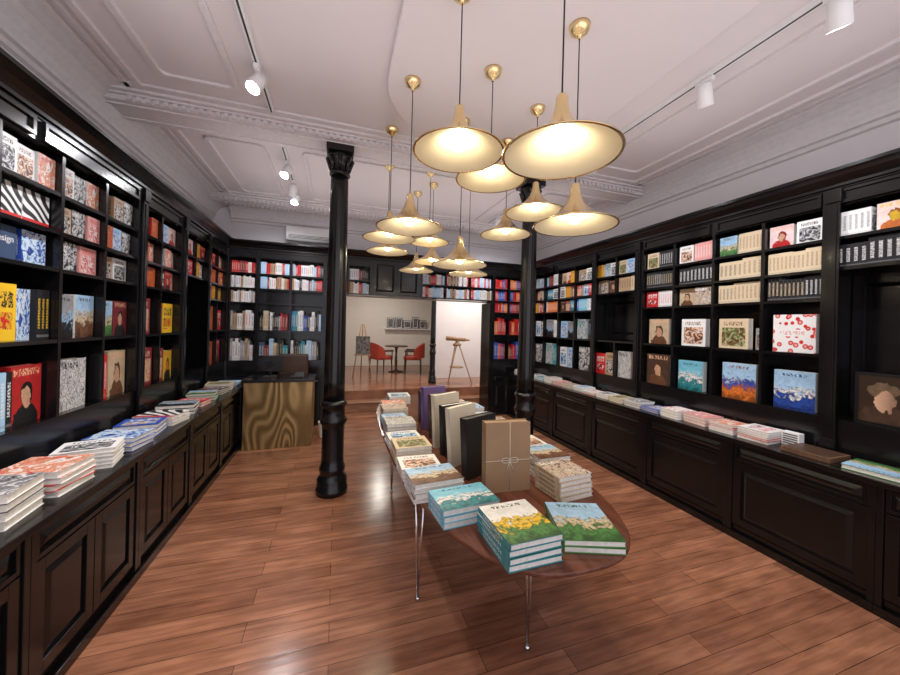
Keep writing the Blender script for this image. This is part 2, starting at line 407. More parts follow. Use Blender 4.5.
def rounded(x0,x1,y0,y1,r,n=14):
    pts=[]
    for cx,cy,a0 in ((x1-r,y1-r,0),(x0+r,y1-r,90),(x0+r,y0+r,180),(x1-r,y0+r,270)):
        for k in range(n+1):
            a=math.radians(a0+90*k/n); pts.append((cx+r*math.cos(a),cy+r*math.sin(a)))
    return pts
def ringframe(name,outer,inner,z0,z1,mat,label):
    mb=MB(); n=len(outer)
    for ring,z in ((outer,z1),(outer,z0),(inner,z0),(inner,z1)):
        for p in ring: mb.v.append((p[0],p[1],z))
    for q in range(3):
        for i in range(n):
            j=(i+1)%n; mb.face([q*n+i,q*n+j,(q+1)*n+j,(q+1)*n+i])
    return struct(mk(mb,name,[mat]),label,'trim')
pts=rounded(.3,2.1,-.6,3.2,.75)
mb=MB(); n=len(pts)
for z in (CH,CH-.045):
    for p in pts: mb.v.append((p[0],p[1],z))
mb.face(range(n)); mb.face(reversed(range(n,2*n)))
for i in range(n): j=(i+1)%n; mb.face([i,j,n+j,n+i])
tn[0]+=1
struct(mk(mb,'trim_%d'%tn[0],[M['ceil']],bevel=.01),'dropped plaster ceiling panel with rounded corners','trim')
def rectframe(x0,x1,y0,y1,w=.04):
    tn[0]+=1
    ringframe('trim_%d'%tn[0],rounded(x0,x1,y0,y1,.08,4),rounded(x0+w,x1-w,y0+w,y1-w,.05,4),CH-.02,CH,M['orn'],'plaster ceiling panel moulding')
rectframe(-1.3,-.75,-.6,3.1); rectframe(2.6,3.2,-.6,3.1)
rectframe(-1.3,-.75,3.95,5.45); rectframe(-.4,2.2,3.95,5.45); rectframe(2.6,3.2,3.95,5.45)
def cornice(w,s0,s1):
    tn[0]+=1
    mb=MB()
    pts=[(0,2.852),(.40,2.852),(.40,2.83),(.385,2.82),(.36,2.80),(.335,2.77),(.325,2.755),(.325,2.735),(.31,2.73),(.31,2.722),(0,2.722)]
    mb.extrude_profile(pts,s0,s1,lambda a,d,z:P(w,a,d,z))
    struct(mk(mb,'trim_%d'%tn[0],[M['black']]),'glossy black cornice on top of bookcases','cornice')
cornice('L',.6,5.88);cornice('R',.3,5.88);cornice('B',XL+.31,XR-.31)

# ---------------------------------------------------------------- bookcases
LV=[1.05,1.51,1.93,2.15,2.375,2.60]
TH=.022
cells=[]
def bookcase(w,edges,rows,niche=None,zbot=.803,label='',pil=None):
    mb=MB(); s0,s1=edges[0]+.001,edges[-1]-.001
    wbox(mb,w,s0,s1,.002,.016,zbot,2.72,0)
    if zbot<1.0: wbox(mb,w,s0,s1,.016,.30,zbot,LV[0])
    ztop0=LV[5]
    wbox(mb,w,s0,s1,.016,.30,ztop0,2.72,0)
    zlow=LV[0] if zbot<1.0 else zbot
    for s in (s0,s1-.025): wbox(mb,w,s,s+.025,.016,.312,zlow,2.72)
    lo_div=zlow if not niche else niche[1]
    for e in edges[1:-1]:
        wbox(mb,w,e-.012,e+.012,.016,.30,lo_div,ztop0)
        if niche and niche[0]>zlow+.1: wbox(mb,w,e-.012,e+.012,.016,.30,zlow,niche[0])
    for k in range(1,5):
        z=LV[k]
        if z-TH<zlow-.05: continue
        if niche and niche[0]+.05<z<niche[1]-.02: continue
        wbox(mb,w,s0+.025,s1-.025,.016,.298,z-TH,z)
    n=max(1,round((s1-s0)/.82))
    for i in range(n):
        a=s0+(s1-s0)*i/n;b=s0+(s1-s0)*(i+1)/n
        wpanel(mb,w,a+.03,b-.03,LV[5]+.01,2.712,.30,fr=.02)
    if niche:
        wpanel(mb,w,s0+.03,s1-.03,niche[0]+.02,niche[1]-.04,.016,fr=.06)
    o=mk(mb,'bookcase',[M['black']])
    tag(o,label,'bookcase','built-in black bookcases')
    if pil:
        for s in pil:
            mb=MB(); wbox(mb,w,s-.035,s+.035,.313,.333,.803,2.72); wbox(mb,w,s-.02,s+.02,.333,.34,1.0,2.6)
            wbox(mb,w,s-.042,s+.042,.313,.345,.803,.90); wbox(mb,w,s-.042,s+.042,.323,.345,2.62,2.719)
            mk(mb,'pilaster',[M['black']],parent=o,bevel=.002)
    for i in range(len(edges)-1):
        for k in rows:
            zt=(LV[k+1]-TH)
            a,b=edges[i]+.014,edges[i+1]-.014
            if i==0:a+=.014
            if i==len(edges)-2:b-=.014
            cells.append((w,a,b,LV[k],zt,k))
    return o
L1='glossy black built-in bookcase full of face-out books'
LN='glossy black bookcase with deep panelled niche under small shelves'
bookcase('R',[.34,.75],[0,1,2,3,4],label=L1)
bookcase('R',[.75,1.16,1.57],[3,4],niche=(1.05,2.15),label=LN,pil=(.793,1.527))
bookcase('R',[1.57,1.98,2.39,2.80,3.21],[0,1,2,3,4],label=L1)
bookcase('R',[3.21,3.62,4.03],[0,3,4],niche=(1.51,2.15),label=LN,pil=(3.253,3.987))
bookcase('R',[4.03,4.44,4.85,5.26,5.58,5.885],[0,1,2,3,4],label=L1)
bookcase('L',[1.45,1.86,2.27,2.68,3.09,3.50],[0,1,2,3,4],label=L1)
bookcase('L',[3.50,3.91,4.32],[0,1,2,3,4],label=L1,pil=(3.543,))
bookcase('L',[4.32,4.73,5.14],[3,4],niche=(1.05,2.15),label=LN,pil=(4.363,5.097))
bookcase('L',[5.14,5.52,5.875],[0,1,2,3,4],label=L1)
bookcase('B',[-1.55,-1.16],[0,1,2,3,4],label='glossy black end-wall bookcase with pale book spines')
bookcase('B',[-1.16,-.70,-.20],[0,1,3,4],label='glossy black end-wall bookcase behind the desk')
bookcase('B',[-.20,.16,.53],[3,4],zbot=2.128,label='shallow black bookcase above the opening')
bookcase('B',[1.38,1.84,2.31,2.78],[3,4],zbot=2.128,label='shallow black bookcase above the opening')
bookcase('B',[2.78,3.11,3.43],[0,1,2,3,4],label='glossy black end-wall bookcase beside the opening')
mb=MB(); wbox(mb,'B',.531,1.379,.002,.30,2.128,2.72); wpanel(mb,'B',.56,.95,2.15,2.70,.30,.04); wpanel(mb,'B',.96,1.35,2.15,2.70,.30,.04)
tag(mk(mb,'wall_panel',[M['black']]),'black wooden double panel over the opening','panel')
for i,(a,b) in enumerate(((-.2,-.14),(2.72,2.78))):
    sbox('door_%d'%(i+1),a+.0,b,5.92,6.32,0,2.10,M['black'],'black door jamb of the rear opening')

# ---------------------------------------------------------------- base cabinets
def base(w,s0,s1,D,ndoor,nd=1):
    root=MB(); a,b=s0+.001,s1-.001
    wbox(root,w,a,b,.002,D-.06,.0,.09); wbox(root,w,a,b,.002,D-.03,.09,.76)
    wbox(root,w,a,a+.03,D-.03,D,.0,.76); wbox(root,w,b-.03,b,D-.03,D,0,.76)
    wbox(root,w,a+.03,b-.03,D-.03,D-.02,.0,.10)
    wbox(root,w,a,b,D-.0,D+.012,.0,.055)
    r=mk(root,'base_cabinet',[M['black']],bevel=.002)
    tag(r,'glossy black panelled base cabinet under the counter','cabinet','black base cabinets')
    for i in range(nd):
        p=a+.03+(b-a-.06)*i/nd; q=a+.03+(b-a-.06)*(i+1)/nd
        mb=MB(); wpanel(mb,w,p+.003,q-.003,.62,.755,D-.03,fr=.022); mk(mb,'drawer',[M['black']],parent=r,bevel=.002)
    for i in range(ndoor):
        p=a+.03+(b-a-.06)*i/ndoor; q=a+.03+(b-a-.06)*(i+1)/ndoor
        mb=MB(); wpanel(mb,w,p+.003,q-.003,.11,.612,D-.03,fr=.055); mk(mb,'door',[M['black']],parent=r,bevel=.002)
DL,DR=.71,.66
s=.34
for i in range(6): base('R',s,s+.82,DR,1); s+=.82
base('R',s,5.89,DR,1)
s=1.04
for i in range(5): base('L',s,s+.82,DL,2); s+=.82
base('L',s,5.89,DL,2)
base('B',-1.14,-.2,.30,2) ; base('B',2.78,3.08,.30,1)
def counter(w,s0,s1,D):
    mb=MB(); wbox(mb,w,s0,s1,.002,D+.02,.768,.80); wbox(mb,w,s0,s1,.002,D+.008,.761,.768)
    tag(mk(mb,'countertop',[M['black']],bevel=.005),'continuous glossy black countertop running under bookcases','countertop')
counter('R',.34,5.89,DR); counter('L',1.04,5.89,DL); counter('B',-1.13,-.2,.30); counter('B',2.78,3.06,.30)

# ---------------------------------------------------------------- books
cache={}
def bookMB(Wd,H,T,part):
    mb=MB(); b=.0028; w,h,t=Wd/2,H/2,T/2
    def bx(x0,x1,y0,y1,z0,z1,mat,top=None):
        s=len(mb.f); mb.box(x0,x1,y0,y1,z0,z1,mat)
        for k in range(6): mb.uv[s+k]=[(0,0)]*4
        if top is not None:
            mb.m[s+1]=top; mb.uv[s+1]=[(0,0),(1,0),(1,1),(0,1)]
    if part in ('all','cover'):
        bx(-w,w,-h,h,-t,-t+b,1); bx(-w,w,-h,h,t-b,t,1,top=0); bx(-w,-w+b,-h,h,-t+b,t-b,1)
        s=len(mb.v); e=.0003
        mb.v+=[(-w-e,h,-t),(-w-e,-h,-t),(-w-e,-h,t),(-w-e,h,t)]
        mb.face([s,s+1,s+2,s+3],1,[(0,1),(0,0),(1,0),(1,1)])
    if part in ('all','pages'):
        bx(-w+b,w-.004,-h+.004,h-.004,-t+b,t-b,2 if part=='all' else 0)
    return mb
def bmesh_for(Wd,H,T,cv,part):
    k=(round(Wd,3),round(H,3),round(T,3),cv,part)
    if k not in cache:
        mb=bookMB(k[0],k[1],k[2],part)
        mats=[M['pages']] if part=='pages' else [CV[cv][0],CV[cv][1],M['pages']]
        cache[k]=mb.mesh('book_'+part,mats)
    return cache[k]
books=[]
Z=Vector((0,0,1))
CAM=Vector((0,0,1.65))
def addbook(center,xa,ya,za,Wd,H,T,cv,kind,group,where,extra=''):
    m=Matrix((xa,ya,za)).transposed().to_4x4(); m.translation=Vector(center)
    d=(Vector(center)-CAM).length
    area={'face':Wd*H,'spine':T*H,'flat':Wd*T+Wd*H*.4}[kind]
    c=Vector(center); zc=c.y*.951+c.x*.31
    vis=1 if (zc>.2 and abs((c.x*.951-c.y*.31)/zc)<1.34) else 0
    if extra: vis=100
    books.append([vis*area/d**2,m,Wd,H,T,cv,kind,group,where,extra])
def faceout(w,s,dback,z,Wd,H,T,cv,group,where,extra=''):
    r=RD[w]; Y_=Z.copy(); X_=Y_.cross(r)
    addbook(Vector(P(w,s,dback+T/2,z+H/2+.0008)),X_,Y_,r.copy(),Wd,H,T,cv,'face',group,where,extra)
def spineout(w,s,dfront,z,Wd,H,T,cv,group,where):
    r=RD[w]; X_=-r; Y_=Z.copy(); Z_=X_.cross(Y_)
    addbook(Vector(P(w,s,dfront-Wd/2,z+H/2+.0008)),X_,Y_,Z_,Wd,H,T,cv,'spine',group,where)
def flat(x,y,z,Wd,H,T,cv,rot,group,where):
    a=math.radians(rot)
    X_=Vector((math.cos(a),math.sin(a),0)); Y_=Z.cross(X_)
    addbook(Vector((x,y,z+T/2)),X_,Y_,Z.copy(),Wd,H,T,cv,'flat',group,where)
def stack(x,y,z,Wd,H,T,cv,n,rot,group,where,jit=2):
    cvs=cv if isinstance(cv,list) else [cv]*n
    for i in range(n):
        flat(x+random.uniform(-.004,.004),y+random.uniform(-.004,.004),z+.0006+i*(T+.0006),Wd,H,T,cvs[i%len(cvs)],rot+random.uniform(-jit,jit),group,where)

pal={'red':['r1','r2','r3','r4','w3','m1','o1','wr'],'mix':['w1','k1','r1','y1','b1','w4','o1','g1','gy1','k3','d1','m1','t1','t2','g4'],
 'bright':['y1','o1','r1','k4','y2','w7','g2','b2']}
def palette(w,s,k):
    if w=='L':
        if s<2.2: return pal['bright'] if k<2 else pal['mix']
        if s<2.66: return pal['bright'] if k<2 else (['w9','w2','w1','p1','w6'] if k==4 else ['b1','w4','b4','w1'])
        if s<3.1: return ['gy1','w8','k2','r1','g3','k5','t1'] if k<2 else ['w2','w9','p1','w1','w6','k3','t1','wr']
        if s<3.5: return ['r1','k2','cr3','r4','g1','t2','m2'] if k<2 else ['r1','k3','r2','k1','w1','r4','m1','t1','b4']
        if s<4.3: return ['y1','y2','r1','k2','b1','m1'] if k<2 else ['r1','w3','w9','r2','k1','w8','r4','wr','m2','t1','b4']
        if s<4.9: return ['r1','w3','r4','w9','b4','k1','wr']
        return pal['red']
    if w=='B':
        if s<-1.1: return ['w1','w4','w2','gy1','w3','t1'] if k!=4 else ['r1','w3','r4','w1','m1','t1']
        if s<0: return ['w3','r1','w4','w1','b4','r4','k1','t1','m1','gy1'] if k>2 else ['b1','k1','r1','w4','k3','gy1','b4','t2','d1','m1','cr1']
        if s>2.7: return ['r1','r3','r4','o1','b2','m1']
        return ['w3','w1','r1','w4','t1','k1','b4']
    if s<1.57: return ['w1','w2','y3','w9','k1'] if k==4 else ['k1','k3','k2']
    if s<1.98: return [['bw','k3'],['w5','w2'],['k1','k2','k3'],['cr2','cr1','cr3'],['w1','w2','y3']][k]
    if s<2.39: return [['po','w3'],['cr1','w2'],['cr2','cr3'],['cr2','cr3','t1'],['cr1','g1','cr2','w8']][k]
    if s<2.80: return [['b3','b1'],['w2','w1'],['cr3','cr1','cr2'],['t1','k1','cr2'],['w2','p1','cr1']][k]
    if s<3.21: return [['k2','w6'],['cr3','w6'],['m1','w9','w5','r1'],['k1','gy1','k3'],['w1','cr1','k2']][k]
    if s<4.1: return pal['mix'] if k==0 else ['r4','w1','cr1','o1','k2','b4','m1','t1','t2']
    return ['b3','w4','r1','w1','k2','m1','w3','o1','t2','b1','t1','wr','cr3'] if k>1 else ['k5','b4','w1','k3','gy1','w4','t2']
groups={'L':'books on the short-side black shelves','R':'books on the long black shelves','B':'books on the end-wall shelves'}
where='on black shelf'
for ci,(w,a,b,z0,zt,k) in enumerate(cells):
    random.seed(1000+ci)
    pl=palette(w,(a+b)/2,k); g=groups[w]; wd=b-a
    if w=='L' and abs((a+b)/2-2.475)<.06 and k in (0,1,2,3):
        if k==3:
            faceout(w,a+.10,.19,z0,.18,.185,.06,'w7',g,where); faceout(w,a+.285,.19,z0,.18,.185,.06,'w7',g,where)
        elif k==2:
            faceout(w,a+.085,.19,z0,.155,.178,.06,'pl',g,where,'design'); faceout(w,a+.275,.19,z0,.16,.18,.06,'b1',g,where)
        elif k==1:
            faceout(w,a+.10,.19,z0,.175,.30,.05,'y1',g,where); faceout(w,a+.245,.19,z0,.09,.28,.04,'b1',g,where)
            for j in range(3): spineout(w,a+.305+j*.029,.26,z0,.2,.285,.028,'k4',g,where)
        else:
            for j,cv in enumerate(['k1','w1','b4','k1']): spineout(w,a+.02+j*.036,.26,z0,.2,.30,.035,cv,g,where)
            faceout(w,a+.265,.19,z0,.2,.32,.05,'r2',g,where)
        continue
    if w=='R' and abs((a+b)/2-1.775)<.05 and k==4:
        faceout(w,a+.10,.2,z0,.16,.18,.05,'w1',g,where); faceout(w,a+.28,.2,z0,.16,.18,.05,'wr',g,where); continue
    if w=='R' and abs((a+b)/2-1.365)<.05 and k==4:
        for j in range(6): spineout(w,b-.02-j*.029,.27,z0,.14,.175,.028,'w1',g,where)
        faceout(w,a+.09,.2,z0,.16,.185,.05,'y3',g,where); continue
    if k>=2:
        H=random.uniform(.176,.19)
        if w=='B': mode='spine'
        elif w=='R' and a<3.2: mode='spine' if ((k==3) or (k==2 and a<2)) else random.choice(['face2','mixed','mixed'])
        elif w=='R': mode=random.choice(['face3','face2','face3','spine'])
        else: mode=random.choice(['face2','face2','face2','face3'])
        if mode=='spine':
            T=random.choice([.026,.031,.038]) if w!='B' else random.choice([.024,.03]); s=a+.004
            cv=random.choice(pl); run=random.randint(3,7) if w!='B' else random.randint(1,3)
            while s+T<b-.002:
                if run==0:
                    cv=random.choice(pl); run=random.randint(3,6) if w!='B' else random.randint(1,2); H=random.uniform(.155,.19)
                    if w=='B': T=random.uniform(.016,.034)
                    if s+T>=b-.002: break
                spineout(w,s+T/2,.27,z0,.14,H,T,cv,g,where); s+=T+.0012; run-=1
        elif mode=='mixed':
            T=.026; s=a+.004; cv=random.choice(pl)
            for i in range(7 if wd>.36 else 4): spineout(w,s+T/2,.27,z0,.14,H,T,cv,g,where); s+=T+.0012
            rem=b-s; Wd=min(.15,rem-.015)
            if Wd>.06: faceout(w,s+rem/2,.21,z0,Wd,H,.05,random.choice(pl),g,where)
        else:
            n=2 if mode=='face2' else 3
            slot=wd/n
            cvs=random.sample(pl,n) if len(pl)>=n else [random.choice(pl) for _ in range(n)]
            for i in range(n):
                Wd=min(slot-.006,random.uniform(.155,.172) if n==2 else .125)
                faceout(w,a+slot*(i+.5),.19,z0,Wd,H*random.uniform(.93,1),random.choice([.05,.07,.08]),cvs[i],g,where)
    else:
        if w=='B':
            s=a+.004; run=0; T=.03
            while s<b-.045:
                if run==0: cv=random.choice(pl); run=random.randint(1,2); H=random.uniform(.22,.33); T=random.uniform(.02,.04)
                run-=1
                spineout(w,s+T/2,.27,z0,.2,H,T,cv,g,where); s+=T+.0015
            continue
        H=random.uniform(.30,.35) if k==0 else random.uniform(.27,.32)
        r=random.random()
        if w=='R' and 1.5<a<3.1:
            Wd=H*.85 if k==0 else H*.9
            faceout(w,(a+b)/2+random.uniform(-.02,.04),.2,z0,min(Wd,.3),H,.06,pl[0],g,where)
            if k==1 and a>1.9: faceout(w,a+.06,.12,z0,.1,H*.7,.03,pl[1],g,where)
        elif r<.6:
            cvs=random.sample(pl,2)
            for i in range(2):
                Wd=min(wd/2-.008,random.uniform(.165,.178))
                faceout(w,a+wd*(i+.5)/2,.19,z0,Wd,H*random.uniform(.85,1),.06,cvs[i],g,where)
        elif r<.85:
            Wd=min(.21,wd-.06); faceout(w,b-Wd/2-.01,.19,z0,Wd,H,.06,random.choice(pl),g,where)
            s=a+.004; cv=random.choice(pl)
            while s<b-Wd-.05:
                spineout(w,s+.017,.26,z0,.2,H*.95,.034,cv,g,where); s+=.0355
        else:
            faceout(w,(a+b)/2,.19,z0,.24,H,.06,random.choice(pl),g,where)
random.seed(5)
faceout('R',1.29,.20,1.05,.28,.35,.045,'n1','books in the niche','in black niche','hero')
gr='stacked books on the long counter'; wr='stacked on black counter'
xs=3.27
yy=1.86
flat(3.25,1.19,.801,.30,.24,.03,'g1',96,gr,wr)
lst=[['w3','r1','w3','w9','w3'],['w9','w3','r1','w9'],'p1','w5','b2',['w8','k1','w8'],'cr1','w1',['r1','w3'],'w4','cr2','p1','w2','b3','w1','gy1','w3']
for i,cv in enumerate(lst):
    n=[5,4,3,3,2,3,3,2,2,3,2,3,3,2,3,2,3][i]
    stack(xs+random.uniform(-.02,.02),yy,.80,random.uniform(.20,.24),random.uniform(.19,.215),random.choice([.022,.026,.018]),cv,n,180+random.uniform(-6,6),gr,wr)
    yy+=.235
gl='stacked books on the short-side counter'
yy=1.62
for i,(cv,n,T) in enumerate([('w1',5,.03),(['w8','w1','k1','w8'],4,.035),(['w9','r1','w9','w9'],4,.03),('w1',5,.022),('b1',3,.028),(['b2','w4','b2'],3,.028),('w7',3,.024),('k5',3,.03),('r1',2,.025),('g1',3,.025),('k1',3,.02),('cr1',3,.025),('b4',2,.02)]):
    stack(-1.345+random.uniform(-.012,.012),yy,.80,random.uniform(.25,.29),random.uniform(.21,.235),T,cv,n,(-11,7,-5,12,-9,4,-12,9,-4,11,-8,5,0)[i],gl,wr,jit=3.5)
    yy+=.30
gt='books laid out on the oval table'; wt='stacked on oval table'
TZ=.75
def ts(x,y,Wd,H,T,cv,n,rot=0): stack(x,y,TZ,Wd,H,T,cv,n,rot,gt,wt)
ts(.735,1.265,.235,.28,.026,'g2',4,2)
ts(1.055,1.27,.25,.30,.026,'g1',2,-20)
ts(.60,1.555,.29,.20,.028,'b3',3,4)
ts(.52,1.80,.27,.21,.024,'g3',4,3)
ts(.50,2.06,.24,.20,.022,'w2',3,0)
ts(.50,2.32,.24,.22,.025,'cr1',4,0)
ts(.50,2.59,.24,.22,.02,'w4',3,2)
ts(.52,2.86,.24,.23,.025,'gy1',4,0)
ts(.52,3.14,.22,.22,.02,'b4',3,0)
ts(.56,3.42,.24,.22,.022,'cr2',4,1)
ts(.60,3.70,.24,.22,.022,'w9',3,0)
ts(.70,3.98,.24,.22,.022,'w4',4,0)
ts(1.215,1.62,.22,.21,.025,'cr2',5,6)
ts(1.27,1.88,.22,.22,.024,'g3',5,0)
ts(1.30,2.15,.22,.22,.024,'w2',4,0)
ts(1.30,2.42,.22,.22,.024,'k3',3,0)
ts(1.31,2.70,.22,.22,.024,'cr2',4,0)
ts(1.31,2.98,.22,.22,.024,'w1',3,0)
ts(1.30,3.26,.22,.22,.024,'b4',4,0)
ts(1.25,3.55,.22,.22,.024,'w3',3,0)
ts(1.00,3.62,.20,.22,.03,'w1',3,0)
ts(1.15,3.85,.20,.22,.024,'cr1',4,0)
books.sort(key=lambda b:-b[0])
NB=300
for i,(sc,m,Wd,H,T,cv,kind,group,where_,extra) in enumerate(books[:NB]):
    big=(kind=='flat')
    o=bpy.data.objects.new('book',bmesh_for(Wd,H,T,cv,'cover' if big else 'all')); COL.objects.link(o); o.matrix_world=m
    colr=CV[cv][2]
    lab={'face':'book with %s cover facing out %s','spine':'book with %s spine standing %s','flat':'book with %s cover %s'}[kind]%(colr,where_)
    tag(o,lab,'book',group)
    if big:
        p=bpy.data.objects.new('page_block',bmesh_for(Wd,H,T,cv,'pages')); COL.objects.link(p); p.parent=o
    if extra=='design': lettering(o,'Design',.046,(0,.02,T/2+.0006),(0,0,0),M['paper'])
far=MB(); fm=[];fi={}
for (sc,m,Wd,H,T,cv,kind,group,where_,extra) in books[NB:]:
    mp={}
    for sl,mt in ((0,CV[cv][0]),(1,CV[cv][1]),(2,M['pages'])):
        if mt.name not in fi: fi[mt.name]=len(fm); fm.append(mt)
        mp[sl]=fi[mt.name]
    far.append(bookMB(Wd,H,T,'all'),m,mp)
o=bpy.data.objects.new('books',far.mesh('books',fm)); COL.objects.link(o); o['kind']='stuff'
tag(o,'remaining small distant books on the black shelves and counters','books')
print('BOOKS',len(books))

mb=MB(); mb.box(-.12,.12,-.135,.135,0,.016); mb.box(-.12,.12,-.135,.135,.018,.034); mb.box(-.11,.11,-.12,.12,.034,.037,1)
o=mk(mb,'wooden_box',[M['slab'],M['brown_l']],(3.25,1.52,.801),bevel=.003); tag(o,'flat brown wooden book box lying on counter','box')
mb=MB(); mb.box(-.03,.03,-.055,.055,0,.10,0)
for k in range(5): mb.box(-.0315,-.03,-.045,.045,.012+k*.017,.02+k*.017,1)
o=mk(mb,'card_box',[M['paper'],M['dark']],(3.36,1.70,.8005)); tag(o,'small white card box standing on the counter','box')

# ---------------------------------------------------------------- columns
def column(x,y,zb,zt,name='column',sc=1.0,label=''):
    h=zt-zb; e=empty(name,(x,y,zb))
    mb=MB()
    base_p=[(.150,0),(.150,.05),(.142,.06),(.142,.13),(.135,.15),(.118,.17),(.115,.20),(.122,.22),(.122,.25),(.108,.28),(.104,.34),(.104,.62),(.110,.66),(.124,.68),(.128,.70),(.124,.72),(.110,.74),(.104,.80),(.110,.84),(.124,.855),(.124,.88),(.106,.90)]
    mb.lathe([(r*sc,z) for r,z in base_p],32); mk(mb,'column_base',[M['iron']],parent=e)
    mb=MB(); z0=.90;z1=h-.27; pr=[]
    for k in range(0,13):
        t=k/12; pr.append(((.100-.018*t)*sc,z0+(z1-z0)*t))
    mb.lathe(pr,48,flute=lambda r,z,k:r*(1-(.07 if k%3==0 else 0)))
    mk(mb,'column_shaft',[M['iron']],parent=e)
    mb=MB(); cp=[(.082,h-.27),(.096,h-.262),(.10,h-.25),(.096,h-.238),(.084,h-.23),(.084,h-.17),(.092,h-.15),(.108,h-.12),(.12,h-.09),(.115,h-.08),(.115,h-.06)]
    mb.lathe([(r*sc,z) for r,z in cp],32)
    mb.box(-.125*sc,.125*sc,-.125*sc,.125*sc,h-.06,h-.0005)
    for k in range(8):
        a=math.pi*2*k/8; mb.cyl((.085*sc*math.cos(a),.085*sc*math.sin(a),h-.22),(.115*sc*math.cos(a),.115*sc*math.sin(a),h-.10),.012,.022,8)
    mk(mb,'column_capital',[M['iron']],parent=e)
    tag(e,label,'column','black cast iron columns')
column(-.01,3.56,0,3.348,label='black cast iron column with ringed pedestal on open floor')
column(2.12,3.57,0,3.348,label='black cast iron column standing behind the oval table')
column(2.09,7.6,HZ,3.0,sc=.6,label='thin black column on the raised rear floor')

# ---------------------------------------------------------------- table
TC=(.93,2.72); hx,hy=.56,1.66
def supe(n=96,ex=2.8,k=1.0):
    out=[]
    for i in range(n):
        t=2*math.pi*i/n; c,s_=math.cos(t),math.sin(t)
        out.append((k*hx*math.copysign(abs(c)**(2/ex),c),hy*math.copysign(abs(s_)**(2/ex),s_)))
    return out
te=empty('display_table',(TC[0],TC[1],0))
def slab(pts_list,mat,name,bevel=0):
    mb=MB(); n=len(pts_list[0][0])
    for pts,z in pts_list:
        for p in pts: mb.v.append((p[0],p[1],z))
    mb.face(range(n)); mb.face(reversed(range((len(pts_list)-1)*n,len(pts_list)*n)))
    for q in range(len(pts_list)-1):
        for i in range(n): j=(i+1)%n; mb.face([q*n+i,q*n+j,(q+1)*n+j,(q+1)*n+i])
    return mk(mb,name,[mat],parent=te,bevel=bevel)
full=supe()
def ins(p,d): return [(x*(1-d/hx),y*(1-d/hy)) for x,y in p]
slab([(ins(full,.03),.722),(ins(full,.004),.732),(full,.738),(full,.745),(ins(full,.004),.75)],M['mahog'],'tabletop')
slab([(ins(full,.06),.715),(ins(full,.055),.722)],M['chrome'],'edge_trim')
def leg(x,y):
    mb=MB(); x-=TC[0];y-=TC[1]
    for s_ in (-1,1):
        mb.cyl((x+.035*s_,y+.02*s_,.715),(x,y,.012),.008,.007,10)
    mb.cyl((x,y,0),(x,y,.02),.016,.012,12); mb.box(x-.06,x+.06,y-.04,y+.04,.707,.715)
    mk(mb,'leg',[M['chrome']],parent=te)
for x,y in ((.50,2.02),(.97,1.55),(1.36,2.0),(.55,3.4),(1.33,3.4),(.93,3.95)): leg(x,y)
tag(te,'long oval mahogany display table with slim chrome legs','table')

def upright(name,x,y,w,h,t,rot,mats,label,lean=4,cord=False,cat='book'):
    e=empty(name,(x,y,TZ+.001)); e.rotation_euler=(0,0,math.radians(rot))
    off=math.tan(math.radians(lean))*h
    def lb(mb,x0,x1,y0,y1,z0,z1,mat=0):
        s=len(mb.v); mb.box(x0,x1,y0,y1,z0,z1,mat)
        for i in range(s,len(mb.v)):
            v=mb.v[i]; mb.v[i]=(v[0],v[1]+off*v[2]/h,v[2])
    mb=MB(); lb(mb,-w/2,w/2,-t/2,-t/2+.003,0,h); lb(mb,-w/2,w/2,t/2-.003,t/2,0,h); lb(mb,-w/2,-w/2+.003,-t/2,t/2,0,h)
    mk(mb,'cover',[mats[0]],parent=e)
    mb=MB(); lb(mb,-w/2+.003,w/2-.004,-t/2+.003,t/2-.003,.003,h-.004); mk(mb,'page_block',[mats[1]],parent=e)
    if cord:
        mb=MB(); zc_=h*.45
        yo=-t/2-.002
        def pt(px,pz): return (px,yo+off*pz/h,pz)
        mb.cyl(pt(-w/2,zc_),pt(w/2,zc_),.0018,seg=6); mb.cyl(pt(.01,0.0),pt(.01,h),.0018,seg=6)
        for sx in (-1,1):
            prev=None
            for k in range(13):
                a=2*math.pi*k/12; q=pt(.01+sx*(.025-.025*math.cos(a)),zc_+.014*math.sin(a))
                if prev: mb.cyl(prev,q,.002,seg=6)
                prev=q
            mb.cyl(pt(.01,zc_),pt(.01+sx*.025,zc_-.07),.0018,seg=6)
        mk(mb,'string_bow',[M['cream']],parent=e)
    tag(e,label,cat)
upright('gift_folder',.915,1.72,.265,.375,.06,-4,[M['kraft'],M['kraft']],'upright brown kraft folder tied with pale string',lean=3,cord=True,cat='folder')
upright('large_book',.86,1.95,.27,.35,.05,24,[M['blk'],M['blk']],'upright black large-format book on the table',5)
upright('large_book',.82,2.14,.27,.37,.035,30,[M['cream'],M['pages']],'upright cream large-format book on the table',6)
upright('large_book',.84,2.33,.27,.34,.04,20,[M['blk'],M['pages']],'upright black large-format book on the table',5)
upright('large_book',.82,2.50,.27,.38,.035,28,[M['cream'],M['pages']],'upright cream large-format book on the table',5)
upright('large_book',.85,2.70,.25,.34,.04,14,[M['brown_l'],M['pages']],'upright brown leather large-format book on the table',5)
upright('large_book',.83,2.92,.22,.36,.06,12,[M['purple'],M['purple']],'upright purple large-format book on the table',5)
upright('large_book',.88,3.16,.26,.28,.05,5,[M['blk'],M['pages']],'upright black large-format book on the table',5)

